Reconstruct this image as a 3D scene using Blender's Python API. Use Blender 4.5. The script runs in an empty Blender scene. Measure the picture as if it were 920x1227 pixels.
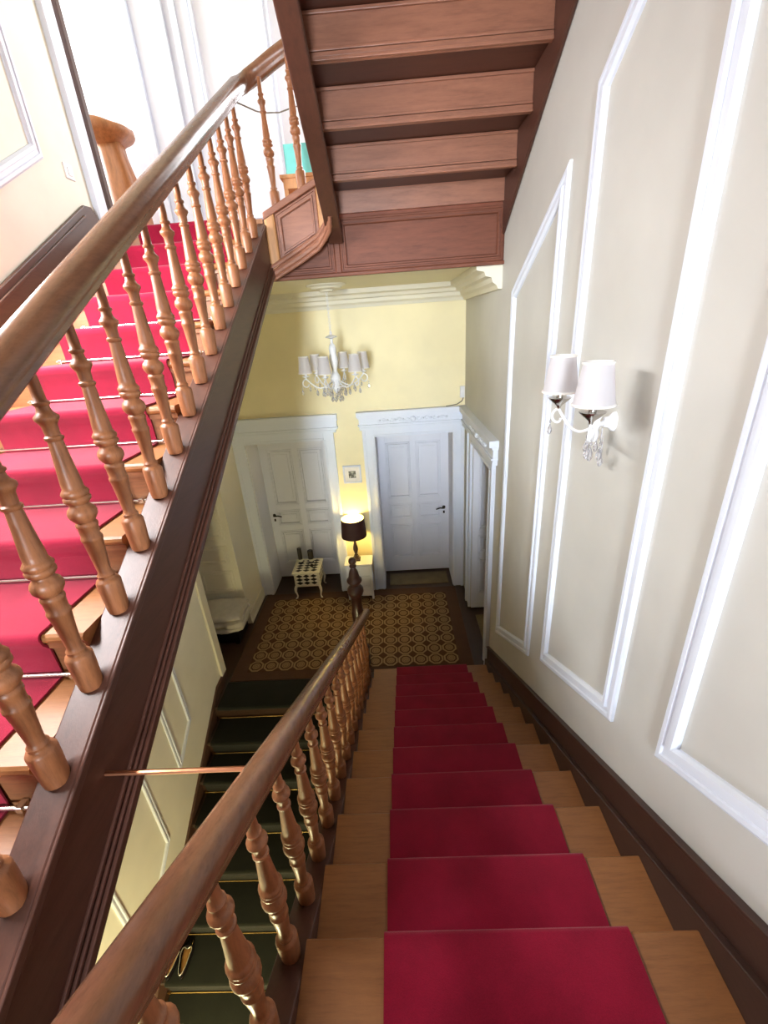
import bpy, math, random
from mathutils import Vector, Matrix
random.seed(7)
SC = bpy.context.scene
COL = SC.collection

# ------------------------------------------------------------------ camera
EYE = 3.665
PITCH, YAW, ROLL = 0.412287, 0.0383201, 0.0723682
FPX = 514.6355
def cam_axes():
    ca, sa, cb, sb, cc, sc = (math.cos(PITCH), math.sin(PITCH), math.cos(YAW), math.sin(YAW), math.cos(ROLL), math.sin(ROLL))
    r = Vector((cb, sb, 0)); f = Vector((-sb*ca, cb*ca, -sa)); d = f.cross(r)
    return r*cc + d*sc, -r*sc + d*cc, f
_r, _d, _f = cam_axes()
cam_data = bpy.data.cameras.new('camera'); cam = bpy.data.objects.new('camera', cam_data); COL.objects.link(cam)
cam_data.sensor_fit = 'HORIZONTAL'; cam_data.sensor_width = 36; cam_data.lens = 36*FPX/920
cam_data.clip_start = .02
M = Matrix.Identity(4)
for i, v in enumerate((_r, -_d, -_f)):
    for k in range(3): M[k][i] = v[k]
M[2][3] = EYE
cam.matrix_world = M
SC.camera = cam

# ------------------------------------------------------------------ world, lights, exposure
REAR = -4.6                          # wall at the far end of the half landing, behind the camera
world = bpy.data.worlds.new('world'); SC.world = world; world.use_nodes = True
wn = world.node_tree.nodes
wn['Background'].inputs[0].default_value = (.72, .84, 1, 1); wn['Background'].inputs[1].default_value = 1.2
SC.view_settings.view_transform = 'Standard'; SC.view_settings.look = 'None'
SC.view_settings.gamma = 1; SC.view_settings.use_curve_mapping = False
SC.view_settings.exposure = -0.25
def area(name, loc, direction, sx, sy, power, col, spread=180):
    d = bpy.data.lights.new(name, 'AREA'); d.shape = 'RECTANGLE'; d.size = sx; d.size_y = sy; d.energy = power; d.color = col; d.spread = math.radians(spread)
    o = bpy.data.objects.new(name, d); COL.objects.link(o); o.location = loc
    o.rotation_euler = Vector(direction).to_track_quat('-Z', 'Y').to_euler()
    return o
# daylight lamps at the windows, and two added fill lamps
area('daylight_stair_window', (-.50, REAR-.1, 3.6), (.02, 1, -.06), .8, 1.8, 72, (.84, .92, 1), 50)
area('daylight_side_window', (-2.27, 1.38, 4.58), (.05, 0, -1), 2.1, .28, 245, (.98, .98, 1))
area('side_window_fill', (-2.34, 1.75, 4.33), (1, .85, -.14), 1.3, .6, 40, (.94, .97, 1), 110)  # extra lamp in the side window, added to brighten the right wall
area('daylight_upper_window', (-3.60, 4.93, 6.1), (1, -.35, -.3), .95, 2.2, 130, (.95, .98, 1))

area('landing_fill_light', (.15, 5.56, 5.95), (-.35, -1, -.15), 1.1, 1.7, 150, (.98, .98, 1))  # added fill lamp for the upper left wall, no such source seen

# ------------------------------------------------------------------ materials
def srgb(r, g, b):
    f = lambda c: (c/255/12.92 if c/255 <= .04045 else ((c/255+.055)/1.055)**2.4)
    return (f(r), f(g), f(b), 1)
MATS = {}
class NT:
    def __init__(s, name, rough=.5, metal=0, spec=.5):
        s.m = bpy.data.materials.new(name); s.m.use_nodes = True; s.t = s.m.node_tree
        s.b = s.t.nodes['Principled BSDF']; s.b.inputs['Roughness'].default_value = rough
        s.b.inputs['Metallic'].default_value = metal; s.b.inputs['Specular IOR Level'].default_value = spec
        MATS[name] = s.m
    def n(s, typ, **kw):
        nd = s.t.nodes.new(typ)
        for k, v in kw.items(): setattr(nd, k, v)
        return nd
    def link(s, a, b): s.t.links.new(a, b)
    def math(s, op, a, b=None, c=None):
        nd = s.n('ShaderNodeMath', operation=op)
        for i, v in enumerate((a, b, c)):
            if v is None: continue
            if isinstance(v, (int, float)): nd.inputs[i].default_value = v
            else: s.link(v, nd.inputs[i])
        return nd.outputs[0]
    def coords(s, scale=(1, 1, 1), per_object=False, kind='Object'):
        tc = s.n('ShaderNodeTexCoord'); mp = s.n('ShaderNodeMapping'); mp.inputs['Scale'].default_value = scale
        src = tc.outputs[kind]
        if per_object:
            oi = s.n('ShaderNodeObjectInfo'); va = s.n('ShaderNodeVectorMath', operation='ADD')
            mu = s.math('MULTIPLY', oi.outputs['Random'], 37.0)
            s.link(src, va.inputs[0]); s.link(mu, va.inputs[1]); src = va.outputs[0]
        s.link(src, mp.inputs[0]); return mp.outputs[0]
    def noise(s, vec, scale, detail=4, rough=.55):
        nd = s.n('ShaderNodeTexNoise'); nd.inputs['Scale'].default_value = scale; nd.inputs['Detail'].default_value = detail
        nd.inputs['Roughness'].default_value = rough; s.link(vec, nd.inputs['Vector']); return nd.outputs['Fac']
    def ramp(s, fac, stops):
        nd = s.n('ShaderNodeValToRGB'); el = nd.color_ramp.elements
        while len(el) < len(stops): el.new(.5)
        for e, (p, c) in zip(el, stops): e.position = p; e.color = c
        s.link(fac, nd.inputs[0]); return nd.outputs[0]
    def mix(s, fac, a, b):
        nd = s.n('ShaderNodeMix', data_type='RGBA')
        for i, v in ((0, fac), (6, a), (7, b)):
            if isinstance(v, (int, float, tuple)): nd.inputs[i].default_value = v
            else: s.link(v, nd.inputs[i])
        return nd.outputs[2]
    def col(s, c):
        if isinstance(c, tuple): s.b.inputs['Base Color'].default_value = c
        else: s.link(c, s.b.inputs['Base Color'])
    def bump(s, h, strength=.2, dist=.01):
        nd = s.n('ShaderNodeBump'); nd.inputs['Strength'].default_value = strength; nd.inputs['Distance'].default_value = dist
        s.link(h, nd.inputs['Height']); s.link(nd.outputs[0], s.b.inputs['Normal'])

def mul(c, k): return (c[0]*k, c[1]*k, c[2]*k, 1)
def wood(name, c, grain=(1, 1, 1), rough=.4, contrast=.45, sc=9, spec=.5):
    w = NT(name, rough, 0, spec); v = w.coords(grain, True)
    a = w.noise(v, sc, 6, .62); b = w.noise(v, sc*5, 3, .5)
    f = w.math('ADD', w.math('MULTIPLY', a, .75), w.math('MULTIPLY', b, .25))
    w.col(w.ramp(f, [(.25, mul(c, 1-contrast)), (.5, c), (.78, mul(c, 1+contrast*.75))]))
    w.bump(b, .08, .004); return w.m
def paint(name, c, rough=.55, var=.05, bump=.05, sc=2.2):
    w = NT(name, rough, 0, .35); v = w.coords()
    w.col(w.ramp(w.noise(v, sc, 3), [(.3, mul(c, 1-var)), (.7, mul(c, 1+var*.6))]))
    w.bump(w.noise(v, 55, 3), bump, .004); return w.m
def carpet(name, c, var=.25):
    w = NT(name, .95, 0, .1); v = w.coords()
    big = w.noise(v, 6, 3); fine = w.noise(v, 420, 2)
    f = w.math('ADD', w.math('MULTIPLY', big, .5), w.math('MULTIPLY', fine, .5))
    w.col(w.ramp(f, [(.3, mul(c, 1-var)), (.7, mul(c, 1+var))])); w.bump(fine, .35, .003)
    w.b.inputs['Sheen Weight'].default_value = .2; return w.m
def plain(name, c, rough=.5, metal=0, spec=.5):
    w = NT(name, rough, metal, spec); v = w.coords()
    w.col(w.ramp(w.noise(v, 14, 2), [(.3, mul(c, .93)), (.7, mul(c, 1.05))])); return w.m

wood('dark_wood', srgb(96, 58, 42), (1, 9, 9), .38, .4, 6)
wood('string_wood', srgb(80, 48, 37), (9, 1, 9), .42, .35, 5)
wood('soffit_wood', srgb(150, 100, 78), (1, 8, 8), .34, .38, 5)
wood('fascia_wood', srgb(116, 68, 50), (1, 8, 8), .5, .38, 5, .25)
wood('soffit_shaded', srgb(84, 46, 32), (1, 8, 8), .45, .3, 5)  # darker soffit wood: shade of the tread undersides put into the colour
wood('baluster_wood', srgb(154, 99, 63), (12, 12, 1.6), .40, .42, 7)
wood('rail_wood', srgb(124, 84, 60), (12, 1.2, 6), .26, .4, 6)
wood('tread_wood', srgb(148, 97, 54), (1.2, 12, 12), .42, .3, 7)
wood('riser_wood', srgb(138, 90, 56), (1.2, 12, 12), .45, .35, 7)
wood('newel_wood', srgb(60, 33, 25), (9, 9, 2), .3, .35, 6)
wood('skirting_wood', srgb(84, 57, 44), (9, 1, 9), .42, .3, 6)
wood('skirting_dark', srgb(62, 40, 32), (9, 1, 9), .45, .3, 6)
wood('floor_wood', srgb(62, 42, 28), (8, 1, 8), .35, .35, 5)
wood('root_wood', srgb(170, 112, 70), (6, 6, 1), .4, .5, 6)
wood('light_wood', srgb(196, 142, 92), (7, 7, 1), .45, .3, 6)
paint('wall_cream', srgb(207, 205, 198))
paint('wall_pale', srgb(248, 244, 226))
paint('wall_yellow', srgb(247, 234, 190))
paint('wall_stair_low', srgb(226, 218, 172))
paint('white_paint', srgb(236, 238, 248), .38, .02, .03)
paint('white_trim', srgb(232, 238, 250), .4, .015, .03)
paint('off_white', srgb(232, 226, 206), .45, .03, .04)
paint('ceiling_paint', srgb(236, 228, 196), .6, .03)
carpet('red_carpet', srgb(134, 16, 44))
carpet('green_carpet', srgb(27, 28, 20), .4)
plain('steel', srgb(225, 222, 212), .25, 1)
plain('brass', srgb(214, 178, 110), .25, 1)
plain('copper', srgb(206, 140, 104), .3, 1)
plain('black_iron', srgb(26, 24, 24), .35, .6)
plain('white_metal', srgb(238, 238, 240), .35)
plain('silver', srgb(200, 196, 190), .22, 1)
plain('black_leather', srgb(22, 18, 20), .25)
plain('tan_leather', srgb(226, 168, 92), .5)
plain('teal_card', srgb(120, 214, 206), .5)
plain('cable_grey', srgb(120, 112, 100), .6)
plain('wax_dark', srgb(48, 38, 31), .5)
plain('lampshade_brown', srgb(58, 26, 24), .7)
plain('blanket', srgb(206, 198, 184), .95, 0, .1)
plain('shade_plastic', srgb(245, 245, 245), .4)
plain('paper_white', srgb(244, 240, 234), .6)

w = NT('sheer_fabric', .9, 0, .1); v = w.coords((1, 1, 1))
w.col(srgb(240, 237, 240)); w.b.inputs['Transmission Weight'].default_value = 0
tr = w.n('ShaderNodeBsdfTranslucent'); tr.inputs[0].default_value = srgb(240, 236, 240)
tp = w.n('ShaderNodeBsdfTransparent'); mx = w.n('ShaderNodeMixShader'); mx.inputs[0].default_value = .5
mx2 = w.n('ShaderNodeMixShader'); mx2.inputs[0].default_value = .10
w.link(w.b.outputs[0], mx.inputs[1]); w.link(tr.outputs[0], mx.inputs[2])
w.link(mx.outputs[0], mx2.inputs[1]); w.link(tp.outputs[0], mx2.inputs[2])
w.link(mx2.outputs[0], w.t.nodes['Material Output'].inputs[0])

w = NT('crystal', .03); w.b.inputs['Transmission Weight'].default_value = .85; w.b.inputs['IOR'].default_value = 1.5; w.col(srgb(245, 245, 250))
w = NT('window_glass', .02)
tp = w.n('ShaderNodeBsdfTransparent'); mx = w.n('ShaderNodeMixShader'); mx.inputs[0].default_value = .93
w.link(w.b.outputs[0], mx.inputs[1]); w.link(tp.outputs[0], mx.inputs[2]); w.link(mx.outputs[0], w.t.nodes['Material Output'].inputs[0])

def emit(name, c, s):
    w = NT(name); w.b.inputs['Emission Color'].default_value = c; w.b.inputs['Emission Strength'].default_value = s; w.col(c)
emit('bulb', srgb(255, 226, 150), 12)
emit('globe_glow', srgb(255, 232, 170), 6)
w = NT('shade_lining', .8); w.col(srgb(255, 240, 200))

# woven rug: rows of ringed roundels
w = NT('rug_pattern', .95, 0, .1)
tc = w.n('ShaderNodeTexCoord'); sp = w.n('ShaderNodeSeparateXYZ'); w.link(tc.outputs['Object'], sp.inputs[0])
NXR, NYR, X0R, X1R, Y0R, Y1R = 14, 8, -1.90, .605, 3.865, 5.30
u = w.math('MULTIPLY', w.math('SUBTRACT', sp.outputs[0], X0R), NXR/(X1R-X0R))
vv = w.math('MULTIPLY', w.math('SUBTRACT', sp.outputs[1], Y0R), NYR/(Y1R-Y0R))
fu = w.math('SUBTRACT', w.math('FRACT', u), .5); fv = w.math('SUBTRACT', w.math('FRACT', vv), .5)
au, av = w.math('ABSOLUTE', fu), w.math('ABSOLUTE', fv)
cheb = w.math('MAXIMUM', w.math('MAXIMUM', au, av), w.math('MULTIPLY', w.math('ADD', au, av), .7071))
rad = w.math('SQRT', w.math('ADD', w.math('MULTIPLY', fu, fu), w.math('MULTIPLY', fv, fv)))
inside = w.math('MULTIPLY', w.math('MULTIPLY', w.math('GREATER_THAN', u, 0), w.math('LESS_THAN', u, NXR)),
                w.math('MULTIPLY', w.math('GREATER_THAN', vv, 0), w.math('LESS_THAN', vv, NYR)))
brown, tan, pale, dk = srgb(94, 66, 46), srgb(124, 94, 66), srgb(164, 136, 98), srgb(82, 56, 39)
vec = w.coords((1, 1, 1)); nz = w.noise(vec, 130, 2)
c0 = w.ramp(cheb, [(0, pale), (.05, tan), (.10, pale), (.15, tan), (.20, pale), (.25, tan), (.27, dk), (.34, dk), (.36, pale), (.46, pale), (.475, dk)])
for e in c0.node.color_ramp.elements: pass
c0.node.color_ramp.interpolation = 'CONSTANT'
c1 = w.mix(inside, brown, c0)
w.col(w.mix(w.math('MULTIPLY', nz, .45), c1, brown)); w.bump(w.noise(vec, 380, 2), .3, .003)
carpet('rug_border', srgb(84, 56, 38), .2)
carpet('door_mat', srgb(120, 104, 76), .3)

# harlequin black and white
w = NT('harlequin', .35); tc = w.n('ShaderNodeTexCoord'); sp = w.n('ShaderNodeSeparateXYZ'); w.link(tc.outputs['UV'], sp.inputs[0])
fu = w.math('ABSOLUTE', w.math('SUBTRACT', w.math('FRACT', sp.outputs[0]), .5)); fv = w.math('ABSOLUTE', w.math('SUBTRACT', w.math('FRACT', sp.outputs[1]), .5))
dd = w.math('LESS_THAN', w.math('ADD', fu, fv), .485)
w.col(w.mix(dd, srgb(244, 238, 220), srgb(18, 16, 16)))
# small mono photograph
w = NT('photo_print', .3); v = w.coords((1, 1, 1)); w.col(w.ramp(w.noise(v, 22, 3), [(.35, srgb(30, 30, 30)), (.5, srgb(90, 90, 88)), (.62, srgb(190, 190, 186))]))

# ------------------------------------------------------------------ mesh helpers
class MB:
    def __init__(s): s.v = []; s.f = []; s.uv = None
    def add(s, vs, fs):
        o = len(s.v); s.v += [tuple(p) for p in vs]; s.f += [tuple(i+o for i in f) for f in fs]; return s
    def box(s, x0, x1, y0, y1, z0, z1):
        return s.add([(x0,y0,z0),(x1,y0,z0),(x1,y1,z0),(x0,y1,z0),(x0,y0,z1),(x1,y0,z1),(x1,y1,z1),(x0,y1,z1)],
                     [(3,2,1,0),(4,5,6,7),(0,1,5,4),(1,2,6,5),(2,3,7,6),(3,0,4,7)])
    def prism(s, poly, axis, a, b):
        """poly of 2-D points extruded along axis from a to b (x: pts=(y,z); y: pts=(x,z); z: pts=(x,y))"""
        mk = {'x': lambda p, t: (t, p[0], p[1]), 'y': lambda p, t: (p[0], t, p[1]), 'z': lambda p, t: (p[0], p[1], t)}[axis]
        n = len(poly); vs = [mk(p, a) for p in poly]+[mk(p, b) for p in poly]
        fs = [tuple(range(n))[::-1], tuple(range(n, 2*n))]+[(i, (i+1) % n, n+(i+1) % n, n+i) for i in range(n)]
        return s.add(vs, fs)
    def lathe(s, prof, c=(0,0,0), seg=16, cap=True):
        vs = []; fs = []
        for r, z in prof:
            for k in range(seg):
                a = 2*math.pi*k/seg; vs.append((c[0]+r*math.cos(a), c[1]+r*math.sin(a), c[2]+z))
        for i in range(len(prof)-1):
            for k in range(seg):
                k2 = (k+1) % seg; fs.append((i*seg+k, i*seg+k2, (i+1)*seg+k2, (i+1)*seg+k))
        if cap:
            fs.append(tuple(range(seg))[::-1]); o = (len(prof)-1)*seg; fs.append(tuple(range(o, o+seg)))
        return s.add(vs, fs)
    def sweep(s, prof, path, cap=True, closed=False, up=(0,0,1)):
        """profile points (lateral, up) swept along a path"""
        up = Vector(up); P = [Vector(p) for p in path]; n = len(prof); vs = []; fs = []; m = len(P)
        for i, p in enumerate(P):
            if closed: t = P[(i+1) % m]-P[i-1]
            elif i == 0: t = P[1]-P[0]
            elif i == m-1: t = P[-1]-P[-2]
            else: t = (P[i+1]-P[i]).normalized()+(P[i]-P[i-1]).normalized()
            t.normalize(); lat = t.cross(up)
            if lat.length < 1e-4: lat = Vector((1, 0, 0))
            lat.normalize(); u = lat.cross(t)
            k = 1.0
            if 0 < i < m-1:
                k = 1/max(.5, math.cos((P[i+1]-P[i]).angle(P[i]-P[i-1])/2))
            for a, b in prof: vs.append(p+lat*a*k+u*b)
        for i in range(m if closed else m-1):
            j = (i+1) % m
            for k in range(n):
                k2 = (k+1) % n; fs.append((i*n+k, i*n+k2, j*n+k2, j*n+k))
        if cap and not closed:
            fs.append(tuple(range(n))[::-1]); o = (m-1)*n; fs.append(tuple(range(o, o+n)))
        return s.add(vs, fs)
    def tube(s, path, r, seg=8, closed=False, up=(0,0,1)):
        return s.sweep([(r*math.cos(2*math.pi*k/seg), r*math.sin(2*math.pi*k/seg)) for k in range(seg)], path, closed=closed, up=up)
    def sphere(s, c, r, seg=12, rings=8, sz=1):
        prof = [(max(1e-4, r*math.sin(math.pi*i/rings)), -r*sz*math.cos(math.pi*i/rings)) for i in range(rings+1)]
        return s.lathe(prof, c, seg)

def mat(o, m):
    o.data.materials.append(MATS[m]); return o
def wpos(p):
    return Vector((0, 0, 0)) if p is None else Vector(p['_w']) if '_w' in p else Vector(p.location)
def obj(name, mb, m, parent=None, smooth=False, bevel=0, origin=None, sharp=35):
    me = bpy.data.meshes.new(name)
    off = Vector(origin) if origin is not None else (WP[parent.name] if parent else Vector((0, 0, 0)))
    me.from_pydata([tuple(Vector(v)-off) for v in mb.v], [], mb.f); me.validate(); me.update()
    import bmesh
    bm = bmesh.new(); bm.from_mesh(me); bmesh.ops.recalc_face_normals(bm, faces=bm.faces); bm.to_mesh(me); bm.free()
    o = bpy.data.objects.new(name, me); COL.objects.link(o); me.materials.append(MATS[m])
    if smooth:
        for p in me.polygons: p.use_smooth = True
        if sharp: me.set_sharp_from_angle(angle=math.radians(sharp))
    if parent:
        o.parent = parent; o.location = off-WP[parent.name]
    else: o.location = off
    WP[o.name] = off.copy()
    if bevel:
        b = o.modifiers.new('bevel', 'BEVEL'); b.width = bevel; b.segments = 2; b.limit_method = 'ANGLE'; b.angle_limit = math.radians(40)
    return o
WP = {}
def tag(o, label=None, cat=None, group=None, kind=None):
    if label: o['label'] = label
    if cat: o['category'] = cat
    if group: o['group'] = group
    if kind: o['kind'] = kind
    return o
def thing(name, label, cat, loc=(0,0,0), group=None):
    o = bpy.data.objects.new(name, None); o.empty_display_size = .1; COL.objects.link(o); o.location = loc; WP[o.name] = Vector(loc)
    return tag(o, label, cat, group)
def copy_part(src, parent, loc, name=None):
    c = src.copy(); COL.objects.link(c); c.parent = parent; c.location = Vector(loc)-WP[parent.name]; WP[c.name] = Vector(loc); return c
def struct(name, mb, m, label=None, cat=None, **kw):
    o = obj(name, mb, m, **kw); tag(o, label, cat, None, 'structure'); return o

# ------------------------------------------------------------------ key dimensions (hall floor z = 0)
R, T = .17, .2948
XL, XR, YB = -2.13, .905, 5.5
HL, UF, HC = 2.21, 4.42, 4.04        # half landing, upper floor, hall ceiling
TOP = 8.2
P = R/T

# ------------------------------------------------------------------ the setting
# hall floor
DY0, DY1, DH = 3.93, 4.93, 2.33
b = MB(); b.box(-2.75, -.475, 3.37, 6.05, -.25, 0); b.box(-.475, XR, 3.30, 6.05, -.25, 0); b.box(XR, 1.5, DY0, DY1, -.25, 0)
struct('floor', b, 'floor_wood', 'dark stained wooden floor of the lower hall', 'floor')
# upper floor and half landing
b = MB(); b.box(-3.45, XL, 3.93, YB, 4.10, UF); b.box(XL, -.87, 3.70, YB, 4.10, UF); b.box(-.87, XR, 3.802, YB, 4.10, UF)
struct('floor_upper', b, 'tread_wood', 'wooden floor of the upper landing at the stair head', 'floor')
b = MB(); b.box(XL, XR, REAR, .10, 2.0, HL-.002)
struct('floor_half_landing', b, 'tread_wood', 'wooden half landing at the top of the lower flight', 'floor')
b = MB(); b.box(XL, XR, REAR, .2, 6.35, 6.62)
struct('floor_top_landing', b, 'tread_wood', 'upper half landing at the head of the overhead flight', 'floor')
b = MB(); b.box(XL, -.40, REAR-.2, -.15, -2.4, -2.21)
struct('floor_basement', b, 'floor_wood', 'dark floor at the foot of the basement stairs', 'floor')
b = MB(); b.box(-2.75, XR, 3.802, YB, HC, 4.10)
struct('ceiling', b, 'ceiling_paint', 'cream plaster ceiling over the lower hall', 'ceiling')
b = MB(); b.box(-3.45, XR, REAR, YB, TOP, TOP+.1)
struct('ceiling_upper', b, 'ceiling_paint', 'plaster ceiling at the top of the stairwell', 'ceiling')

# right wall with the opening of the side door
DY0, DY1, DH = 3.93, 4.93, 2.33
b = MB(); b.box(XR, XR+.6, REAR, DY0, -.25, TOP); b.box(XR, XR+.6, DY1, 6.05, -.25, TOP); b.box(XR, XR+.6, DY0, DY1, DH, TOP)
wall_right = struct('wall_right', b, 'wall_cream', 'tall cream wall with white panel mouldings beside the stairs', 'wall')
# back wall with two deep door recesses, and the upper back wall
b = MB()
for x0, x1, z0, z1 in ((-2.75, -1.97, 0, DH), (-.925, -.27, 0, DH), (.756, XR, 0, DH), (-2.75, XR, DH, HC)):
    b.box(x0, x1, YB, 6.05, z0, z1)
wall_back = struct('wall_back', b, 'wall_yellow', 'yellow painted wall at the end of the hall', 'wall')
b = MB(); b.box(-3.45, -.45, YB, YB+.15, HC, TOP); b.box(.75, XR, YB, YB+.15, HC, TOP); b.box(-.45, .75, YB, YB+.15, HC, 5.0); b.box(-.45, .75, YB, YB+.15, 6.9, TOP)
wall_upper = struct('wall_upper_back', b, 'white_paint', 'bright white panelled wall behind the upper landing', 'wall')
b = MB(); b.box(-2.75, XR, 6.05, 6.10, -.25, HC)
struct('wall_back_outer', b, 'white_paint', 'white wall closing the two end door recesses', 'wall')
# left wall: lower and upper storey
b = MB(); b.box(XL-.3, XL, 2.52, 3.80, -2.4, TOP); b.box(XL-.3, XL, 3.80, 3.93, UF, TOP); b.box(XL-.3, XL, REAR, .30, -2.4, TOP)
b.box(XL-.3, XL, .30, 2.52, -2.4, 3.98); b.box(XL-.3, XL, .30, 2.52, 4.72, TOP)      # side window opening above the upper flight
wall_left = struct('wall_left', b, 'wall_pale', 'pale cream wall on the far left of the stairs', 'wall')
b = MB(); b.box(-2.75, XL, 4.80, YB, 0, HC); b.box(-2.75, XL, 3.80, 4.80, 2.25, HC)
struct('wall_left_hall', b, 'off_white', 'cream wall end beside the recessed left door', 'wall')
b = MB(); b.box(-2.85, -2.75, 3.5, YB, -.2, HC); b.box(-2.75, XL-.3, 3.70, 3.80, -.2, HC)
struct('wall_recess', b, 'off_white', 'dim off-white wall lining the left recess', 'wall')
b = MB(); b.box(-3.45, XL-.3, 3.85, 3.93, UF, TOP)
b.box(-3.55, -3.45, 3.85, 4.40, UF, TOP); b.box(-3.55, -3.45, 5.46, YB+.15, UF, TOP); b.box(-3.55, -3.45, 4.40, 5.46, UF, 4.95); b.box(-3.55, -3.45, 4.40, 5.46, 7.3, TOP)
struct('wall_upper_left', b, 'wall_pale', 'side wall of the upper landing with a window', 'wall')
# rear wall with the stair window
b = MB(); b.box(XL-.3, -1.05, REAR-.2, REAR, -2.4, TOP); b.box(-.05, XR+.3, REAR-.2, REAR, -2.4, TOP); b.box(-1.05, -.05, REAR-.2, REAR, -2.4, 2.6); b.box(-1.05, -.05, REAR-.2, REAR, 4.6, TOP)
struct('wall_rear', b, 'wall_cream', 'wall behind the half landing with the stair window', 'wall')
# dark wall below the lower flight
b = MB(); b.prism([(REAR, -2.4), (3.60, -2.4), (3.60, -.30), (3.40, -.06), (.1, 1.85), (REAR, 1.99)], 'x', -.472, -.40)
struct('wall_understair', b, 'dark_wood', 'dark boarded side below the lower flight', 'wall')

def window(n, axis, fixed, a0, a1, z0, z1, label):
    t = thing('window_%d' % n, label, 'window', (0, 0, 0)); t['kind'] = 'structure'
    def bb(mb, p0, p1, q0, q1, th=.03):
        if axis == 'y': mb.box(p0, p1, fixed-th, fixed+th, q0, q1)
        else: mb.box(fixed-th, fixed+th, p0, p1, q0, q1)
        return mb
    f = MB(); bb(f, a0, a0+.06, z0, z1); bb(f, a1-.06, a1, z0, z1); bb(f, a0, a1, z0, z0+.06); bb(f, a0, a1, z1-.06, z1)
    m = (a0+a1)/2; bb(f, m-.02, m+.02, z0, z1); bb(f, a0, a1, (z0+z1)/2-.02, (z0+z1)/2+.02)
    obj('window_frame', f, 'white_paint', t)
    for i in range(2):
        for k in range(2):
            g = MB(); zz = (z0+z1)/2
            bb(g, (a0+.06, m+.02)[i], (m-.02, a1-.06)[i], (z0+.06, zz+.02)[k], (zz-.02, z1-.06)[k], .003); obj('pane', g, 'window_glass', t)
window(1, 'y', REAR-.17, -1.05, -.05, 2.6, 4.6, 'tall white window at the end of the half landing')
window(2, 'x', XL-.26, .30, 2.52, 3.98, 4.72, 'low wide white window above the red carpeted flight')
window(4, 'y', YB+.1, -.45, .75, 5.0, 6.9, 'added white window hidden behind the overhead flight')  # unseen window, added to go with the landing fill lamp
window(3, 'x', -3.5, 4.40, 5.46, 4.95, 7.3, 'white side window of the upper landing beyond the pedestal')

# ------------------------------------------------------------------ wall panel mouldings
def inset(poly, d):
    n = len(poly); out = []; area_ = sum(poly[i][0]*poly[(i+1) % n][1]-poly[(i+1) % n][0]*poly[i][1] for i in range(n)); sg = 1 if area_ > 0 else -1
    for i in range(n):
        p0, p1, p2 = Vector(poly[i-1]), Vector(poly[i]), Vector(poly[(i+1) % n])
        d1 = (p1-p0).normalized(); d2 = (p2-p1).normalized()
        n1 = Vector((-d1.y, d1.x))*sg; n2 = Vector((-d2.y, d2.x))*sg
        k = (n1+n2); k = k/ max(.15, (1+n1.dot(n2))); out.append(tuple(p1+k*d))
    return out
def moulding(poly, plane, face, m, wdt=.08, dep=.022, steps=None):
    """picture-frame moulding: closed profile around a polygon on a plane; face = +1/-1 outward along the axis"""
    prof = steps or [(0, 0), (0, dep*.55), (wdt*.12, dep*.8), (wdt*.30, dep*.8), (wdt*.36, dep*.5), (wdt*.60, dep*.5), (wdt*.66, dep), (wdt*.88, dep), (wdt, dep*.45), (wdt, 0)]
    rings = [inset(poly, a) for a, _ in prof]; mb = MB(); n = len(poly); vs = []; fs = []
    for ring, (_, h) in zip(rings, prof):
        for p in ring:
            vs.append((plane+face*h, p[0], p[1]) if m == 'x' else (p[0], plane+face*h, p[1]))
    for i in range(len(prof)-1):
        for k in range(n):
            k2 = (k+1) % n; fs.append((i*n+k, i*n+k2, (i+1)*n+k2, (i+1)*n+k))
    return mb.add(vs, fs)
def trim(name, mb, label, parent=None, m='white_trim'):
    o = obj(name, mb, m, parent)
    return o
PAN = [[(3.45, .776), (3.45, 3.82), (2.51, 4.31), (2.51, 1.33)],
       [(2.265, 1.515), (2.265, 4.49), (1.395, 5.03), (1.395, 1.965)],
       [(1.105, 2.135), (1.105, 5.25), (.10, 5.85), (.10, 2.70)]]
for i, p in enumerate(PAN):
    o = trim('panel_moulding', moulding(p, XR, -1, 'x', .085, .024), None, wall_right)
# left wall above the upper flight
trim('panel_moulding', moulding([(3.37, 4.765), (3.37, 7.0), (2.62, 7.0), (2.62, 4.332)], XL, 1, 'x', .085, .022), None, wall_left)
# left wall below the upper flight
for y0, y1, zb in ((2.62, 2.985, .295), (1.60, 2.235, -.26), (.55, 1.25, -.83)):
    zt = zb+1.25
    trim('panel_moulding', moulding([(y1, zb), (y1, zt), (y0, zt-(y1-y0)*P), (y0, zb-(y1-y0)*P*1.2)], XL, 1, 'x', .05, .016), None, wall_left, 'white_trim')
# casing at the end of the lower left wall, dark sloping skirting on it
b = MB(); b.box(XL, XL+.025, 3.70, 3.815, .12, 2.4)
struct('trim_1', b, 'off_white', 'white casing at the end of the basement stair wall', 'trim', bevel=.004)
b = MB(); b.prism([(3.80, -.05), (3.80, .12), (3.55, .12), (-.2, .12-3.75*P), (-.2, -.20-3.75*P), (3.5, -.28)], 'x', XL, XL+.022)
struct('baseboard_basement', b, 'skirting_wood', 'dark sloping skirting along the basement stairs', 'baseboard')

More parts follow.
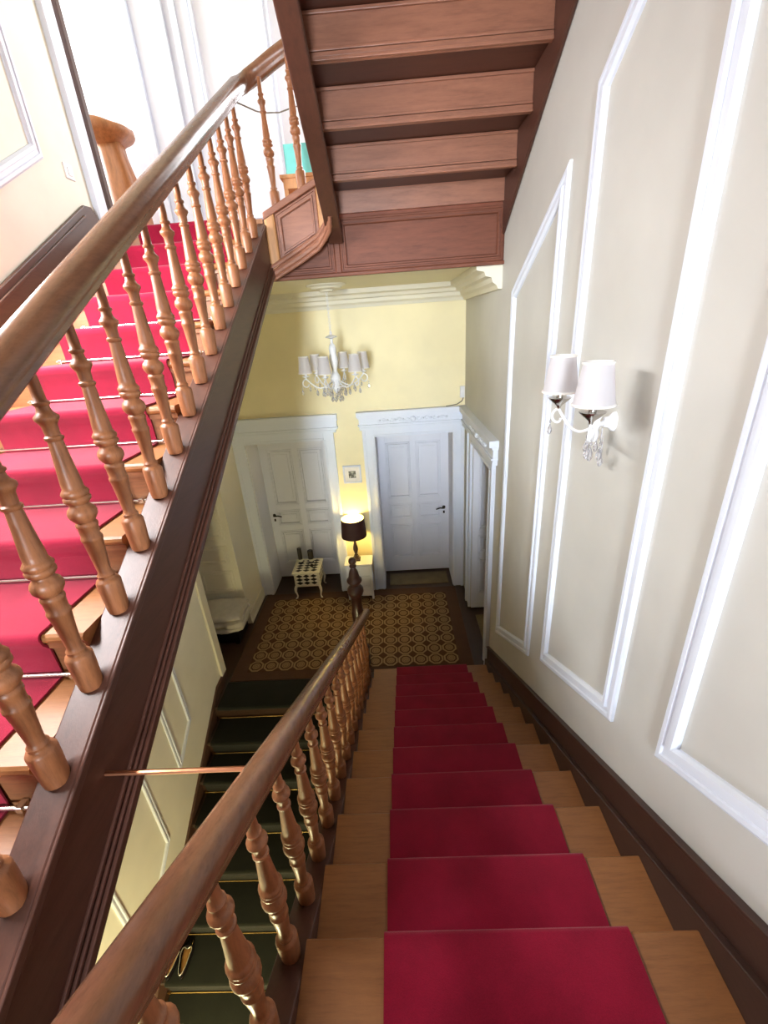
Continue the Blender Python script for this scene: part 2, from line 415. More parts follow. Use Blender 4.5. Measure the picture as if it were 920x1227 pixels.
# cornice of the hall
prof = [(0, 0), (.03, 0), (.045, .03), (.075, .05), (.085, .085), (.13, .095), (.14, .125), (.20, .14), (.205, .185), (0, .185)]
b = MB()
zc = HC-.185
b.prism([(XR-a, zc+h) for a, h in prof], 'y', 3.802, YB)
struct('trim_2', b, 'off_white', 'short white plaster cornice on the right wall of the hall', 'trim')
b = MB(); b.prism([(YB-a, zc+h) for a, h in prof], 'x', -2.13, XR)
struct('trim_3', b, 'off_white', 'white plaster cornice along the yellow end wall', 'trim')
b = MB(); b.lathe([(.001, HC), (.19, HC), (.185, HC-.012), (.15, HC-.02), (.14, HC-.035), (.07, HC-.045), (.06, HC-.06), (.001, HC-.062)], (-.57, 4.6, 0), 28, False)
struct('trim_4', b, 'off_white', 'round plaster ceiling rose above the chandelier', 'ceiling rose', smooth=True)

# ------------------------------------------------------------------ doors
def door_leaf(root, ax, fixed, face, a0, a1, z0, z1, rows, m='white_paint', handle=None, stile=.115, mull=.085, cols=2):
    """panelled leaf; ax='y': leaf spans x at y=fixed, face=-1 faces the camera"""
    th = .04
    def bx(mb, p0, p1, q0, q1, d0, d1):
        if ax == 'y': mb.box(p0, p1, min(fixed+face*d0, fixed+face*d1), max(fixed+face*d0, fixed+face*d1), q0, q1)
        else: mb.box(min(fixed+face*d0, fixed+face*d1), max(fixed+face*d0, fixed+face*d1), p0, p1, q0, q1)
        return mb
    f = MB(); mid = (a0+a1)/2
    bx(f, a0, a0+stile, z0, z1, 0, -th); bx(f, a1-stile, a1, z0, z1, 0, -th)
    if cols == 2: bx(f, mid-mull/2, mid+mull/2, z0, z1, 0, -th)
    else: mull = 0
    zs = [z0]+[z for r_ in rows for z in r_]+[z1]
    for i in range(0, len(zs), 2):
        if cols == 2: bx(f, a0+stile, mid-mull/2, zs[i], zs[i+1], 0, -th); bx(f, mid+mull/2, a1-stile, zs[i], zs[i+1], 0, -th)
        else: bx(f, a0+stile, a1-stile, zs[i], zs[i+1], 0, -th)
    obj('leaf_frame', f, m, root, bevel=.003)
    for (q0, q1) in rows:
        for (p0, p1) in (((a0+stile, mid-mull/2), (mid+mull/2, a1-stile)) if cols == 2 else ((a0+stile, a1-stile),)):
            g = MB(); bx(g, p0, p1, q0, q1, -.02, -.032)
            g2 = moulding([(p0, q0), (p1, q0), (p1, q1), (p0, q1)], fixed-face*.02, face, 'x' if ax == 'x' else 'y', .04, .03)
            g.add(g2.v, g2.f)
            if q1-q0 > .2: bx(g, p0+.075, p1-.075, q0+.075, q1-.075, -.02, -.008)
            obj('panel', g, m, root)
    if handle:
        ha, hz, sgn = handle
        h = MB()
        if ax == 'y':
            h.lathe([(.001, 0), (.024, 0), (.022, .008), (.001, .008)], (0, 0, 0), 12, False)
            h.v = [(ha+x, fixed+face*(z), hz+y) for x, y, z in h.v]
            h.tube([(ha, fixed, hz), (ha, fixed+face*.045, hz), (ha+sgn*.02, fixed+face*.05, hz), (ha+sgn*.06, fixed+face*.05, hz+.006), (ha+sgn*.10, fixed+face*.048, hz-.006), (ha+sgn*.12, fixed+face*.048, hz-.014)], .010, 8, up=(.01, .02, 1))
            k = MB(); k.box(ha-.012, ha+.012, min(fixed, fixed+face*.006), max(fixed, fixed+face*.006), hz-.10, hz-.06)
        else:
            h.tube([(fixed, ha, hz), (fixed+face*.05, ha, hz)], .010, 8)
            h.tube([(fixed+face*.05, ha-.01, hz), (fixed+face*.052, ha+sgn*.06, hz+.005), (fixed+face*.05, ha+sgn*.12, hz-.012)], .011, 8)
            k = MB(); k.box(min(fixed, fixed+face*.006), max(fixed, fixed+face*.006), ha-.012, ha+.012, hz-.10, hz-.06)
        ho = obj('handle', h, 'black_iron', root, True); ho['label'] = 'black iron lever handle'
        obj('keyhole_plate', k, 'black_iron', root)
def casing(root, ax, plane, face, a0, a1, h, wl, wr, hl, hr, top, carve=True):
    """door surround: fluted jambs, architrave and entablature; a0..a1 opening, wl/wr jamb widths, hl..hr header extents"""
    def bx(mb, p0, p1, d0, d1, q0, q1):
        lo, hi = sorted((plane+face*d0, plane+face*d1))
        if ax == 'y': mb.box(p0, p1, lo, hi, q0, q1)
        else: mb.box(lo, hi, p0, p1, q0, q1)
        return mb
    for (p0, p1, inner) in ((a0-wl, a0, 1), (a1, a1+wr, 0)):
        j = MB(); w_ = p1-p0
        bx(j, p0, p1, 0, .022, 0, h+.10)
        if inner: bx(j, p0, p0+w_*.28, .022, .04, 0, h+.10); bx(j, p1-w_*.2, p1, .022, .03, 0, h)
        else: bx(j, p1-w_*.28, p1, .022, .04, 0, h+.10); bx(j, p0, p0+w_*.2, .022, .03, 0, h)
        obj('jamb_casing', j, 'white_trim', root, bevel=.003)
    hd = MB(); bx(hd, a0, a1, 0, .022, h, h+.10); bx(hd, a0, a1, .022, .03, h, h+.03)
    bx(hd, hl+.03, hr-.03 if hr < XR-.01 or ax == 'x' else hr, 0, .05, h+.10, h+.135)
    obj('architrave', hd, 'white_trim', root, bevel=.003)
    en = MB(); hr2 = hr
    bx(en, hl+.025, hr2-.01, 0, .045, h+.135, h+.25); bx(en, hl+.012, hr2, 0, .065, h+.155, h+.17); bx(en, hl+.01, hr2, 0, .06, h+.25, h+.275); bx(en, hl, hr2, 0, .085, h+.275, top)
    obj('entablature', en, 'white_trim', root, bevel=.003)
    if carve:
        c = MB(); m = (a0+a1)/2; zc_ = h+.212
        def pt(a, z, d): return (a, plane+face*d, z) if ax == 'y' else (plane+face*d, a, z)
        for sg in (-1, 1):
            for q in range(4):
                cx_ = m+sg*(.07+q*.10); r_ = .034-.003*q
                c.tube([pt(cx_+sg*r_*math.cos(t)*(1-t/9), zc_+r_*math.sin(t)*(1-t/9)*(1 if q % 2 else -1), .05) for t in [i*.55 for i in range(11)]], .007, 6, up=(.3, .3, .9))
                c.sphere(pt(cx_+sg*.055, zc_, .046), .016, 8, 5)
        c.sphere(pt(m, zc_, .045), .036, 10, 6)
        obj('carved_scroll', c, 'white_trim', root, True)
    return root
def jambs(root, mb): obj('reveal', mb, 'white_paint', root)

ROWS = [(.27, .845), (.93, 1.185), (1.27, 2.12)]
d1 = thing('door_1', 'white six-panel door with black lever at the right end of the yellow wall', 'door', (.25, 5.95, 0)); d1['kind'] = 'structure'
b = MB(); b.box(-.27, -.262, YB, 5.95, 0, DH); b.box(.748, .756, YB, 5.95, 0, DH); b.box(-.27, .756, YB, 5.95, DH-.008, DH); jambs(d1, b)
door_leaf(d1, 'y', 5.95, -1, -.262, .748, .02, DH-.01, ROWS, handle=(.675, 1.09, -1))
casing(d1, 'y', YB, -1, -.27, .756, DH, .15, .14, -.475, XR-.002, 2.665)
d2 = thing('door_2', 'white panelled door in shade behind the black and white cabinet', 'door', (-1.45, 5.95, 0)); d2['kind'] = 'structure'
b = MB(); b.box(-1.97, -1.962, YB, 5.95, 0, DH); b.box(-.933, -.925, YB, 5.95, 0, DH); b.box(-1.97, -.925, YB, 5.95, DH-.008, DH); jambs(d2, b)
door_leaf(d2, 'y', 5.95, -1, -1.962, -.933, .02, DH-.01, ROWS, handle=(-1.895, 1.11, 1))
casing(d2, 'y', YB, -1, -1.97, -.925, DH, .157, .135, -2.125, -.72, 2.665, False)
d3 = thing('door_3', 'white panelled doorway recess in the right wall beside the hall corner', 'door', (1.1, 4.6, 0)); d3['kind'] = 'structure'
b = MB(); b.box(XR, 1.45, DY0, DY0+.008, 0, DH); b.box(XR, 1.45, DY0, DY1, DH-.008, DH); jambs(d3, b)
door_leaf(d3, 'y', DY1-.045, -1, XR+.005, 1.45, .02, DH-.01, [(.25, .80), (.88, 1.13), (1.22, 2.15)], stile=.075, cols=1)
door_leaf(d3, 'x', 1.45, -1, DY0+.01, DY1-.05, .02, DH-.01, ROWS, handle=(4.1, 1.09, 1))
b = MB(); b.sphere((1.13, DY1-.085, .50), .03, 12, 8, 1.3); o = obj('door_stop', b, 'black_iron', d3, True)
casing(d3, 'x', XR, -1, DY0, DY1, DH, .17, .20, 3.68, 5.44, 2.665)
d4 = thing('door_4', 'grey-white door in the dim recess behind the folded blankets', 'door', (-2.70, 4.3, 0)); d4['kind'] = 'structure'
door_leaf(d4, 'x', -2.68, 1, 3.82, 4.79, .02, 2.22, [(.27, .80), (.90, 1.15), (1.25, 2.05)], 'off_white')

for x0, x1, z0, z1 in ((-2.66, -2.21, .52, .86), (-2.66, -2.21, .95, 1.22), (-2.66, -2.21, 1.31, 2.12)):
    obj('reveal_panel', moulding([(x0, z0), (x1, z0), (x1, z1), (x0, z1)], 4.80, -1, 'y', .06, .022), 'off_white', d4)
# baseboards
b = MB(); b.box(XL, XL+.02, 4.80, YB, 0, .16); b.box(XL, XL+.03, 4.80, YB, 0, .03)
struct('baseboard_left', b, 'off_white', 'white baseboard on the left hall wall', 'baseboard', bevel=.004)
b = MB(); b.box(-.79, -.42, YB-.02, YB, 0, .16)
struct('baseboard_back', b, 'off_white', 'white baseboard between the two end doors', 'baseboard', bevel=.004)

# ------------------------------------------------------------------ stair flights
F1 = dict(s=-1, y1=.128+12*T, z0=0, n=13)
F2 = dict(s=1, y1=.115, z0=HL, n=13)
F3 = dict(s=-1, y1=3.79, z0=UF, n=13)
F0 = dict(s=1, y1=3.365-12*T, z0=-2.21, n=13)
def nos(F, j): return F['y1']+F['s']*T*(j-1), F['z0']+R*j
def line(F, y): return F['z0']+R+F['s']*(y-F['y1'])*P            # nosing line height
def flight(F, name, label, xa, xb, last, mt='tread_wood', mr='riser_wood', first=1):
    s = F['s']; root = thing(name, label, 'staircase', ((xa+xb)/2, F['y1'], F['z0']))
    tmesh = rmesh = None
    for j in range(first, last+1):
        y, z = nos(F, j)
        if tmesh is None:
            b = MB(); th = .034
            pr = [(0, -th*.5), (.004, -th*.8), (.014, -th), (T+.045, -th), (T+.045, 0), (.010, 0), (.003, -th*.22)]
            b.prism([(y+s*u_, z+h) for u_, h in pr], 'x', xa, xb)
            o = obj('tread', b, mt, root, origin=(0, y, z)); tmesh = o
            b = MB(); lo, hi = sorted((y+s*.025, y+s*.045)); b.box(xa, xb, lo, hi, z-R, z-.034)
            lo2, hi2 = sorted((y+s*.012, y+s*.025)); b.box(xa, xb, lo2, hi2, z-.054, z-.034)
            o = obj('riser', b, mr, root, origin=(0, y, z)); rmesh = o
        else:
            copy_part(tmesh, root, (0, y, z)); copy_part(rmesh, root, (0, y, z))
    y, z = nos(F, last+1)
    if last+1 <= F['n']: copy_part(rmesh, root, (0, y, z))
    return root
f1 = flight(F1, 'lower_stair_flight', 'brown wooden stair flight going down to the hall with dark side strings', -.375, .857, 12)
f2 = flight(F2, 'upper_stair_flight', 'sunlit wooden stair flight rising on the left under bright red carpet', -2.10, -.95, 12)
f3 = flight(F3, 'overhead_stair_flight', 'dark wooden stair flight overhead seen from below', -.345, .882, 12, 'soffit_shaded', 'soffit_wood')
f0 = flight(F0, 'basement_stair_flight', 'dark stair flight going down to the basement on the lower left', -2.108, -.474, 12, 'floor_wood', 'floor_wood')

def slope_poly(F, ya, yb, d0, d1): return [(ya, line(F, ya)+d0), (yb, line(F, yb)+d0), (yb, line(F, yb)+d1), (ya, line(F, ya)+d1)]
def string_obj(root, F, ya, yb, d0, d1, x0, x1, m, name='string', bev=.005):
    b = MB(); b.prism(slope_poly(F, ya, yb, d0, d1), 'x', x0, x1); return obj(name, b, m, root, bevel=bev)
# lower flight strings and wall skirting
string_obj(f1, F1, .02, 3.70, -.37, -.055, -.475, -.376, 'string_wood')
for da, dbb, xx in ((-.37, -.335, -.49), (-.325, -.305, -.483)): string_obj(f1, F1, .02, 3.70, da, dbb, xx, -.475, 'string_wood', 'string_bead', .003)
string_obj(f1, F1, .02, 3.74, -.25, .05, .858, XR-.002, 'skirting_dark', 'wall_string')
string_obj(f1, F1, .02, 3.74, .05, .205, .882, XR-.002, 'skirting_dark', 'skirting_board')
string_obj(f1, F1, .02, 3.74, .205, .225, .872, XR-.002, 'skirting_dark', 'skirting_cap', .004)
# soffit of lower flight
string_obj(f1, F1, .15, 3.45, -.27, -.25, -.40, .857, 'dark_wood', 'soffit_board', 0)
# upper flight
string_obj(f2, F2, .05, 3.70, -.37, -.055, -.95, -.851, 'string_wood')
for da, dbb, x1 in ((-.375, -.34, -.825), (-.335, -.322, -.835), (-.315, -.300, -.842), (-.085, -.055, -.842)): string_obj(f2, F2, .05, 3.70, da, dbb, -.852, x1, 'string_wood', 'string_bead', .003)
b = MB(); b.prism([(.05, line(F2, .05)-.1), (.05, line(F2, .05)+.16), (3.64, line(F2, 3.64)+.16), (3.72, line(F2, 3.64)+.165), (3.775, line(F2, 3.64)+.10), (3.775, UF+.02), (3.6, line(F2, 3.6)-.15)], 'x', XL+.002, -2.101)
obj('wall_string', b, 'skirting_wood', f2, bevel=.006)
string_obj(f2, F2, .05, 3.60, .10, .118, -2.101, -2.088, 'skirting_wood', 'skirting_bead', .003)
string_obj(f2, F2, .15, 3.60, -.28, -.25, XL+.003, -.94, 'off_white', 'soffit_board', 0)  # unseen board, added to block light through the flight
# overhead flight
string_obj(f3, F3, .05, 3.745, -.36, -.055, -.40, -.346, 'string_wood')
string_obj(f3, F3, .05, 3.72, -.40, -.345, -.408, -.30, 'string_wood', 'string_bead', .008)
string_obj(f3, F3, .05, 3.72, -.345, -.325, -.404, -.315, 'string_wood', 'string_bead', .004)
string_obj(f3, F3, .05, 3.775, -.385, .15, .883, XR-.002, 'string_wood', 'wall_string')
bead = None
for j in range(1, 13):
    y, z = nos(F3, j+1)
    b = MB(); zz = z-R
    for y0, y1, z0, z1 in ((-.062, -.045, -.040, -.020), (-.068, -.045, -.056, -.040), (-.058, -.045, -.016, -.002)):
        b.box(-.345, .882, y+y0, y+y1, zz+z0, zz+z1)
    b.box(-.345, .882, y-.045, y-.03, zz-.056, zz-.034)
    b.box(-.345, .882, y-.058, y-.045, z-.052, z-.036)
    if bead is None: bead = obj('tread_moulding', b, 'soffit_wood', f3, origin=(0, y, z), bevel=.003)
    else: copy_part(bead, f3, (0, y, z))

# landing fascia with framed panels
fa = thing('landing_fascia', 'panelled dark wood board along the edge of the upper landing', 'fascia', (0, 3.79, 4.04))
b = MB(); b.box(-.87, XR, 3.785, 3.80, 4.035, 4.425); obj('board', b, 'fascia_wood', fa)
for x0, x1 in ((-.335, .895), (-.86, -.375)):
    obj('panel_frame', moulding([(x0, 4.045), (x1, 4.045), (x1, 4.40), (x0, 4.40)], 3.785, -1, 'y', .05, .02), 'fascia_wood', fa)
b = MB(); b.box(-.375, -.335, 3.765, 3.785, 4.045, 4.41); obj('stile', b, 'fascia_wood', fa, bevel=.004)
b = MB(); b.box(-.87, XR, 3.755, 3.80, 4.02, 4.045); obj('bottom_rail', b, 'fascia_wood', fa, bevel=.005)

# apron closing the stairwell between the two strings
ap = thing('stairwell_apron', 'slanted framed wooden panel joining the left string to the overhead flight', 'panel', (-.62, 3.70, 4.05))
def apq(x, t): return (x, 4.055+(x+.855)/.455*.21+t*(.385-.02*(x+.855)))
b = MB(); b.prism([apq(-.855, 0), apq(-.40, 0), apq(-.40, 1), apq(-.855, 1)], 'y', 3.70, 3.745); obj('board', b, 'soffit_wood', ap)
b = MB(); b.prism([apq(-.855, 0), apq(-.775, 0), apq(-.775, 1), apq(-.855, 1)], 'y', 3.665, 3.70); obj('stile', b, 'light_wood', ap, bevel=.025)
b = MB(); b.prism([apq(-.46, .05), apq(-.40, .05), apq(-.40, 1), apq(-.46, 1)], 'y', 3.672, 3.70); obj('stile', b, 'light_wood', ap, bevel=.015)
obj('panel_frame', moulding([apq(-.775, .12), apq(-.46, .12), apq(-.46, .90), apq(-.775, .90)], 3.70, -1, 'y', .045, .022), 'soffit_wood', ap)
b = MB(); b.prism([apq(-.855, .9), apq(-.40, .9), apq(-.40, 1.02), apq(-.855, 1.02)], 'y', 3.655, 3.75); obj('cap_rail', b, 'soffit_wood', ap, bevel=.008)
b = MB()
zb = lambda x: apq(x, 0)[1]
pth = [(-.87, 3.675, zb(-.87)), (-.75, 3.675, zb(-.75)), (-.60, 3.672, zb(-.6)), (-.48, 3.662, zb(-.48)+.005), (-.415, 3.63, zb(-.40)+.025), (-.375, 3.575, zb(-.36)+.045), (-.358, 3.50, line(F3, 3.50)-.36)]
for dz, r_ in ((0, .026), (.045, .018), (-.035, .014)): b.tube([(x, y, z+dz) for x, y, z in pth], r_, 10)
obj('bottom_moulding', b, 'soffit_wood', ap, True)

# ------------------------------------------------------------------ balusters
BP = [(.020, 0), (.029, .004), (.031, .02), (.0335, .075), (.0345, .112), (.031, .120), (.024, .124), (.0225, .130), (.0245, .136), (.021, .141), (.0185, .148),
      (.0205, .18), (.0235, .22), (.0265, .252), (.0285, .256), (.0285, .264), (.0255, .268), (.0265, .296), (.0285, .300), (.0285, .308), (.024, .314), (.030, .321),
      (.0365, .332), (.0375, .343), (.034, .354), (.026, .362), (.0245, .368), (.030, .374), (.0345, .380), (.0345, .388), (.031, .392), (.034, .397), (.035, .403), (.030, .411),
      (.0265, .416), (.0265, .430), (.0225, .48), (.0185, .540), (.018, .549), (.0225, .553), (.0225, .560), (.0175, .564), (.0185, .59), (.023, .598), (.0285, .606), (.0285, .614),
      (.020, .622), (.0165, .630), (.0155, .640), (.020, .644), (.020, .650), (.0150, .654), (.0145, .68), (.0120, .735)]
def balustrade(root, spots, h=.735):
    first = None
    for (x, y, z) in spots:
        if first is None:
            b = MB(); b.lathe(BP, (x, y, z), 18); first = obj('baluster', b, 'baluster_wood', root, True, origin=(x, y, z), sharp=50)
        else: copy_part(first, root, (x, y, z))
RAILP = [(-.020, -.048), (.020, -.048), (.026, -.040), (.026, -.028), (.033, -.020), (.040, -.004), (.043, .012), (.040, .028), (.031, .041), (.016, .049), (0, .051),
         (-.016, .049), (-.031, .041), (-.040, .028), (-.043, .012), (-.040, -.004), (-.033, -.020), (-.026, -.028), (-.026, -.040)]
def newel(root, x, y, z, top):
    s = top-1.28
    prof = [(.085, 0), (.085, .20), (.092, .205), (.092, .235), (.07, .25), (.058, .30), (.062, .45), (.068, .60+s*.5), (.072, .66+s*.5), (.060, .70+s*.5), (.060, .80+s), (.078, .83+s), (.090, .86+s), (.088, .895+s), (.066, .93+s),
            (.048, .945+s), (.050, .955+s), (.070, .975+s), (.083, .998+s), (.081, 1.015+s), (.064, 1.032+s), (.056, 1.06+s), (.052, 1.09+s), (.042, 1.125+s), (.026, 1.155+s), (.024, 1.160+s), (.037, 1.172+s), (.039, 1.184+s), (.028, 1.198+s), (.024, 1.203+s), (.036, 1.215+s), (.043, 1.238+s), (.037, 1.263+s), (.018, 1.279+s), (.001, 1.281+s)]
    b = MB(); b.lathe(prof, (x, y, z), 20)
    return obj('newel_post', b, 'newel_wood', root, True, sharp=50)

# lower flight balustrade
bl1 = thing('lower_balustrade', 'turned wooden balustrade with rounded handrail beside the maroon carpeted flight', 'balustrade', (-.425, 3.9, 0))
ys = [.688-.1985*2+.1985*n for n in range(17)]
balustrade(bl1, [(-.425, y, line(F1, y)-.06) for y in ys])
pth = [(-.425, y, line(F1, y)+.715) for y in [-.03+.25*i for i in range(15)]]
yl = pth[-1][1]
pth += [(-.425, 3.66, line(F1, 3.66)+.715), (-.425, 3.90, line(F1, 3.90)+.715)]
b = MB(); b.sweep(RAILP, pth); b.sphere((-.425, 3.90, line(F1, 3.90)+.716), .0445, 16, 10); obj('handrail', b, 'rail_wood', bl1, True, sharp=60)
newel(bl1, -.522, 3.93, .0127, 1.43)
newel(bl1, -.43, -.12, HL, 1.0)
# upper flight balustrade with the wreathed turn and the overhead flight
bl2 = thing('upper_balustrade', 'turned wooden balustrade with broad handrail along the sunlit left flight', 'balustrade', (-.90, .1, HL))
ys = [.715-.1985*2+.1985*n for n in range(18)]
spots = [(-.90, y, line(F2, y)-.065) for y in ys if y < 3.68]
spots += [(-.755, 3.70, 4.455), (-.555, 3.70, 4.56)]
spots += [(-.375, 3.62-.1985*n, line(F3, 3.62-.1985*n)-.06) for n in range(0, 17)]
balustrade(bl2, spots)
pth = [(-.90, y, line(F2, y)+.712) for y in [.02+.25*i for i in range(15)]]
pth += [(-.90, 3.66, line(F2, 3.66)+.712), (-.885, 3.74, line(F2, 3.74)+.705), (-.84, 3.775, 5.215), (-.755, 3.765, 5.25), (-.65, 3.75, 5.295), (-.53, 3.745, 5.345), (-.44, 3.72, 5.385), (-.395, 3.66, 5.42), (-.375, 3.56, line(F3, 3.56)+.715)]
pth += [(-.375, 3.30-.25*i, line(F3, 3.30-.25*i)+.712) for i in range(13)]
b = MB(); b.sweep(RAILP, pth); obj('handrail', b, 'rail_wood', bl2, True, sharp=60)
newel(bl2, -.90, -.08, HL, 1.0)
# iron tie rod between left string and lower rail
b = MB(); b.tube([(-.862, .79, 2.578), (-.425, .79, 2.578)], .007, 8)
tag(obj('tie_rod', b, 'copper', None, True), 'thin coppery rod bridging the gap from dark string to lower handrail', 'rod')
# wire strung through the upper balusters
b = MB(); b.tube([(-.90, 3.50, 5.01), (-.80, 3.70, 5.02), (-.755, 3.72, 5.015), (-.65, 3.72, 5.01), (-.555, 3.72, 5.03), (-.40, 3.72, 5.05)], .004, 6)
tag(obj('wire', b, 'cable_grey', None, True), 'thin grey wire strung between the top balusters near the ceiling flight', 'wire')

# ------------------------------------------------------------------ carpet runners and stair rods
def runner(F, j0, j1, xa, xb, name, m, label, th=.010, head=0, foot=0):
    s = F['s']; pts = []
    y, z = nos(F, j0)
    if foot: pts.append((y+s*(.025-foot), z-R+th))
    for j in range(j0, j1+1):
        y, z = nos(F, j)
        pts.append((y+s*(.025-th), z-R+th)); pts.append((y+s*(.022-th), z-.055)); pts.append((y-s*(th*.6), z-.030))
        for a in (0, 30, 60, 90):
            a = math.radians(a); pts.append((y+s*(.008-(.008+th)*math.cos(a)), z-.008+(.008+th)*math.sin(a)))
    y, z = nos(F, j1)
    pts.append((y+s*(head if head else T+.015), z+th))
    n = len(pts); ctr = []
    # thickness downwards / inwards
    low = []
    for i, p in enumerate(pts):
        a = Vector(pts[max(0, i-1)]); c = Vector(pts[min(n-1, i+1)]); t = (c-a).normalized(); nn = Vector((t.y, -t.x))*s
        low.append(tuple(Vector(p)+nn*(th*.8)))
    mb = MB(); vs = []; fs = []
    for x in (xa, xb):
        vs += [(x, p[0], p[1]) for p in pts]+[(x, p[0], p[1]) for p in low]
    for i in range(n-1):
        fs += [(i, i+1, 2*n+i+1, 2*n+i), (n+i, 3*n+i, 3*n+i+1, n+i+1), (i, n+i, n+i+1, i+1), (2*n+i, 2*n+i+1, 3*n+i+1, 3*n+i)]
    fs += [(0, 2*n, 3*n, n), (n-1, 2*n-1, 4*n-1, 3*n-1)]
    mb.add(vs, fs)
    return tag(obj(name, mb, m, None, True, sharp=60), label, 'carpet')
runner(F1, 1, 13, -.125, .645, 'stair_runner', 'red_carpet', 'deep maroon carpet runner down the middle of the lower flight', head=.9)
runner(F2, 1, 13, -1.785, -1.075, 'stair_runner', 'red_carpet', 'bright red carpet runner up the sunlit left flight', head=1.2)
runner(F0, 1, 13, -2.07, -.52, 'stair_runner', 'green_carpet', 'dark green carpet runner going down the basement steps', head=.355)
ORD = ['', 'first', 'second', 'third', 'fourth', 'fifth', 'sixth', 'seventh', 'eighth', 'ninth', 'tenth', 'eleventh', 'twelfth']
def rods(F, js, xa, xb, m, label, group):
    s = F['s']; first = None
    for j in js:
        y, z = nos(F, j+1); z -= R; c = (xa, y+s*.004, z+.020)
        if first is None:
            t = thing('stair_rod', label % ORD[13-j], 'stair rod', c, group)
            b = MB(); b.tube([c, (xb, c[1], c[2])], .0055, 8); ro = obj('rod', b, m, t, True)
            br = []
            for x in (xa+.02, xb-.02):
                b = MB(); lo, hi = sorted((c[1]-s*.010, y+s*.024)); b.box(x-.010, x+.010, lo, hi, z+.010, z+.030); br.append(obj('bracket', b, m, t, bevel=.003))
            first = (t, [ro]+br)
        else:
            t = first[0].copy(); COL.objects.link(t); t.location = c; WP[t.name] = Vector(c)
            for q in first[1]:
                k = q.copy(); COL.objects.link(k); k.parent = t
        t['label'] = label % ORD[13-j]; t['group'] = group
rods(F2, range(2, 13), -1.83, -1.01, 'steel', 'pale metal stair rod on the %s red step down from the upper landing', 'stair rods on the sunlit left flight')
rods(F0, range(5, 13), -2.09, -.50, 'brass', 'thin brassy stair rod on the %s dark green step down from the hall', 'stair rods on the basement flight')

# ------------------------------------------------------------------ rugs
rug = thing('hall_rug', 'large brown rug with rows of pale ringed roundels in the hall', 'rug', (-.65, 4.6, 0))
b = MB(); b.box(-2.06, .765, 3.735, 5.455, 0, .010); obj('border', b, 'rug_border', rug, bevel=.003)
b = MB(); b.box(X0R, X1R, Y0R, Y1R, .010, .0125); obj('field', b, 'rug_pattern', rug, origin=(0, 0, 0))
b = MB(); b.box(-.20, .69, 5.56, 5.88, 0, .012); tag(obj('door_mat', b, 'door_mat', bevel=.003), 'greyish mat on the threshold of the right end door', 'mat')
b = MB(); b.box(.945, 1.35, 4.02, 4.74, 0, .012); tag(obj('door_mat', b, 'door_mat', bevel=.003), 'narrow mat at the foot of the side door in the right wall', 'mat')

# ------------------------------------------------------------------ harlequin cabinet
def uvbox(o, su):
    me = o.data; uv = me.uv_layers.new(name='uv')
    for p in me.polygons:
        n = p.normal; ax = max(range(3), key=lambda i: abs(n[i]))
        xs = [me.vertices[i].co for i in p.vertices]; idx = [i for i in range(3) if i != ax]
        lo = [min(v[i] for v in xs) for i in idx]; hi = [max(v[i] for v in xs) for i in idx]
        for li in p.loop_indices:
            v = me.vertices[me.loops[li].vertex_index].co
            uv.data[li].uv = ((v[idx[0]]-lo[0])/max(1e-6, hi[0]-lo[0])*su[ax][0], (v[idx[1]]-lo[1])/max(1e-6, hi[1]-lo[1])*su[ax][1])
hx0, hx1, hy0, hy1, hz = -1.605, -1.20, 5.32, 5.74, .445
hc = thing('harlequin_cabinet', 'small white cabinet with black diamonds and curved legs by the left door', 'cabinet', ((hx0+hx1)/2, (hy0+hy1)/2, 0))
b = MB(); b.box(hx0, hx1, hy0, hy1, hz-.022, hz); obj('top_frame', b, 'off_white', hc, bevel=.004)
b = MB(); b.box(hx0+.035, hx1-.035, hy0+.035, hy1-.035, hz, hz+.002); o = obj('top_inlay', b, 'harlequin', hc); uvbox(o, {0: (1, 1), 1: (1, 1), 2: (3, 5)})
b = MB(); b.box(hx0+.02, hx1-.02, hy0+.02, hy1-.02, .20, hz-.022); obj('body', b, 'off_white', hc, bevel=.004)
b = MB(); b.box(hx0+.045, hx1-.045, hy0+.016, hy0+.02, .235, hz-.035); o = obj('front_inlay', b, 'harlequin', hc); uvbox(o, {0: (3, 3), 1: (3, 3), 2: (1, 1)}); o['label'] = 'black and white diamond front'
b = MB(); b.box(hx1-.02, hx1-.016, hy0+.05, hy1-.05, .235, hz-.035); o = obj('side_inlay', b, 'harlequin', hc); uvbox(o, {0: (3, 3), 1: (3, 3), 2: (1, 1)})
for sx, lx in ((-1, hx0+.03), (1, hx1-.03)):
    for sy, ly in ((-1, hy0+.03), (1, hy1-.03)):
        b = MB(); L = [(0, .21, .022), (.012, .17, .022), (.016, .13, .017), (.006, .08, .012), (.0, .04, .010), (.010, .012, .012), (.018, 0, .014)]
        vs = []; 
        if sy < 0: L = [(o_, max(z_, .0105) if z_ > 0 else .0105, r_) if z_ < .0105 else (o_, z_, r_) for o_, z_, r_ in L]
        for i, (off, z, r_) in enumerate(L):
            for k in range(8):
                a = 2*math.pi*k/8; vs.append((lx+sx*off+r_*math.cos(a), ly+sy*off+r_*math.sin(a), z))
        fs = [(i*8+k, i*8+(k+1) % 8, (i+1)*8+(k+1) % 8, (i+1)*8+k) for i in range(len(L)-1) for k in range(8)]+[tuple(range(8)), tuple(range(48, 56))]
        b.add(vs, fs); obj('leg', b, 'off_white', hc, True)
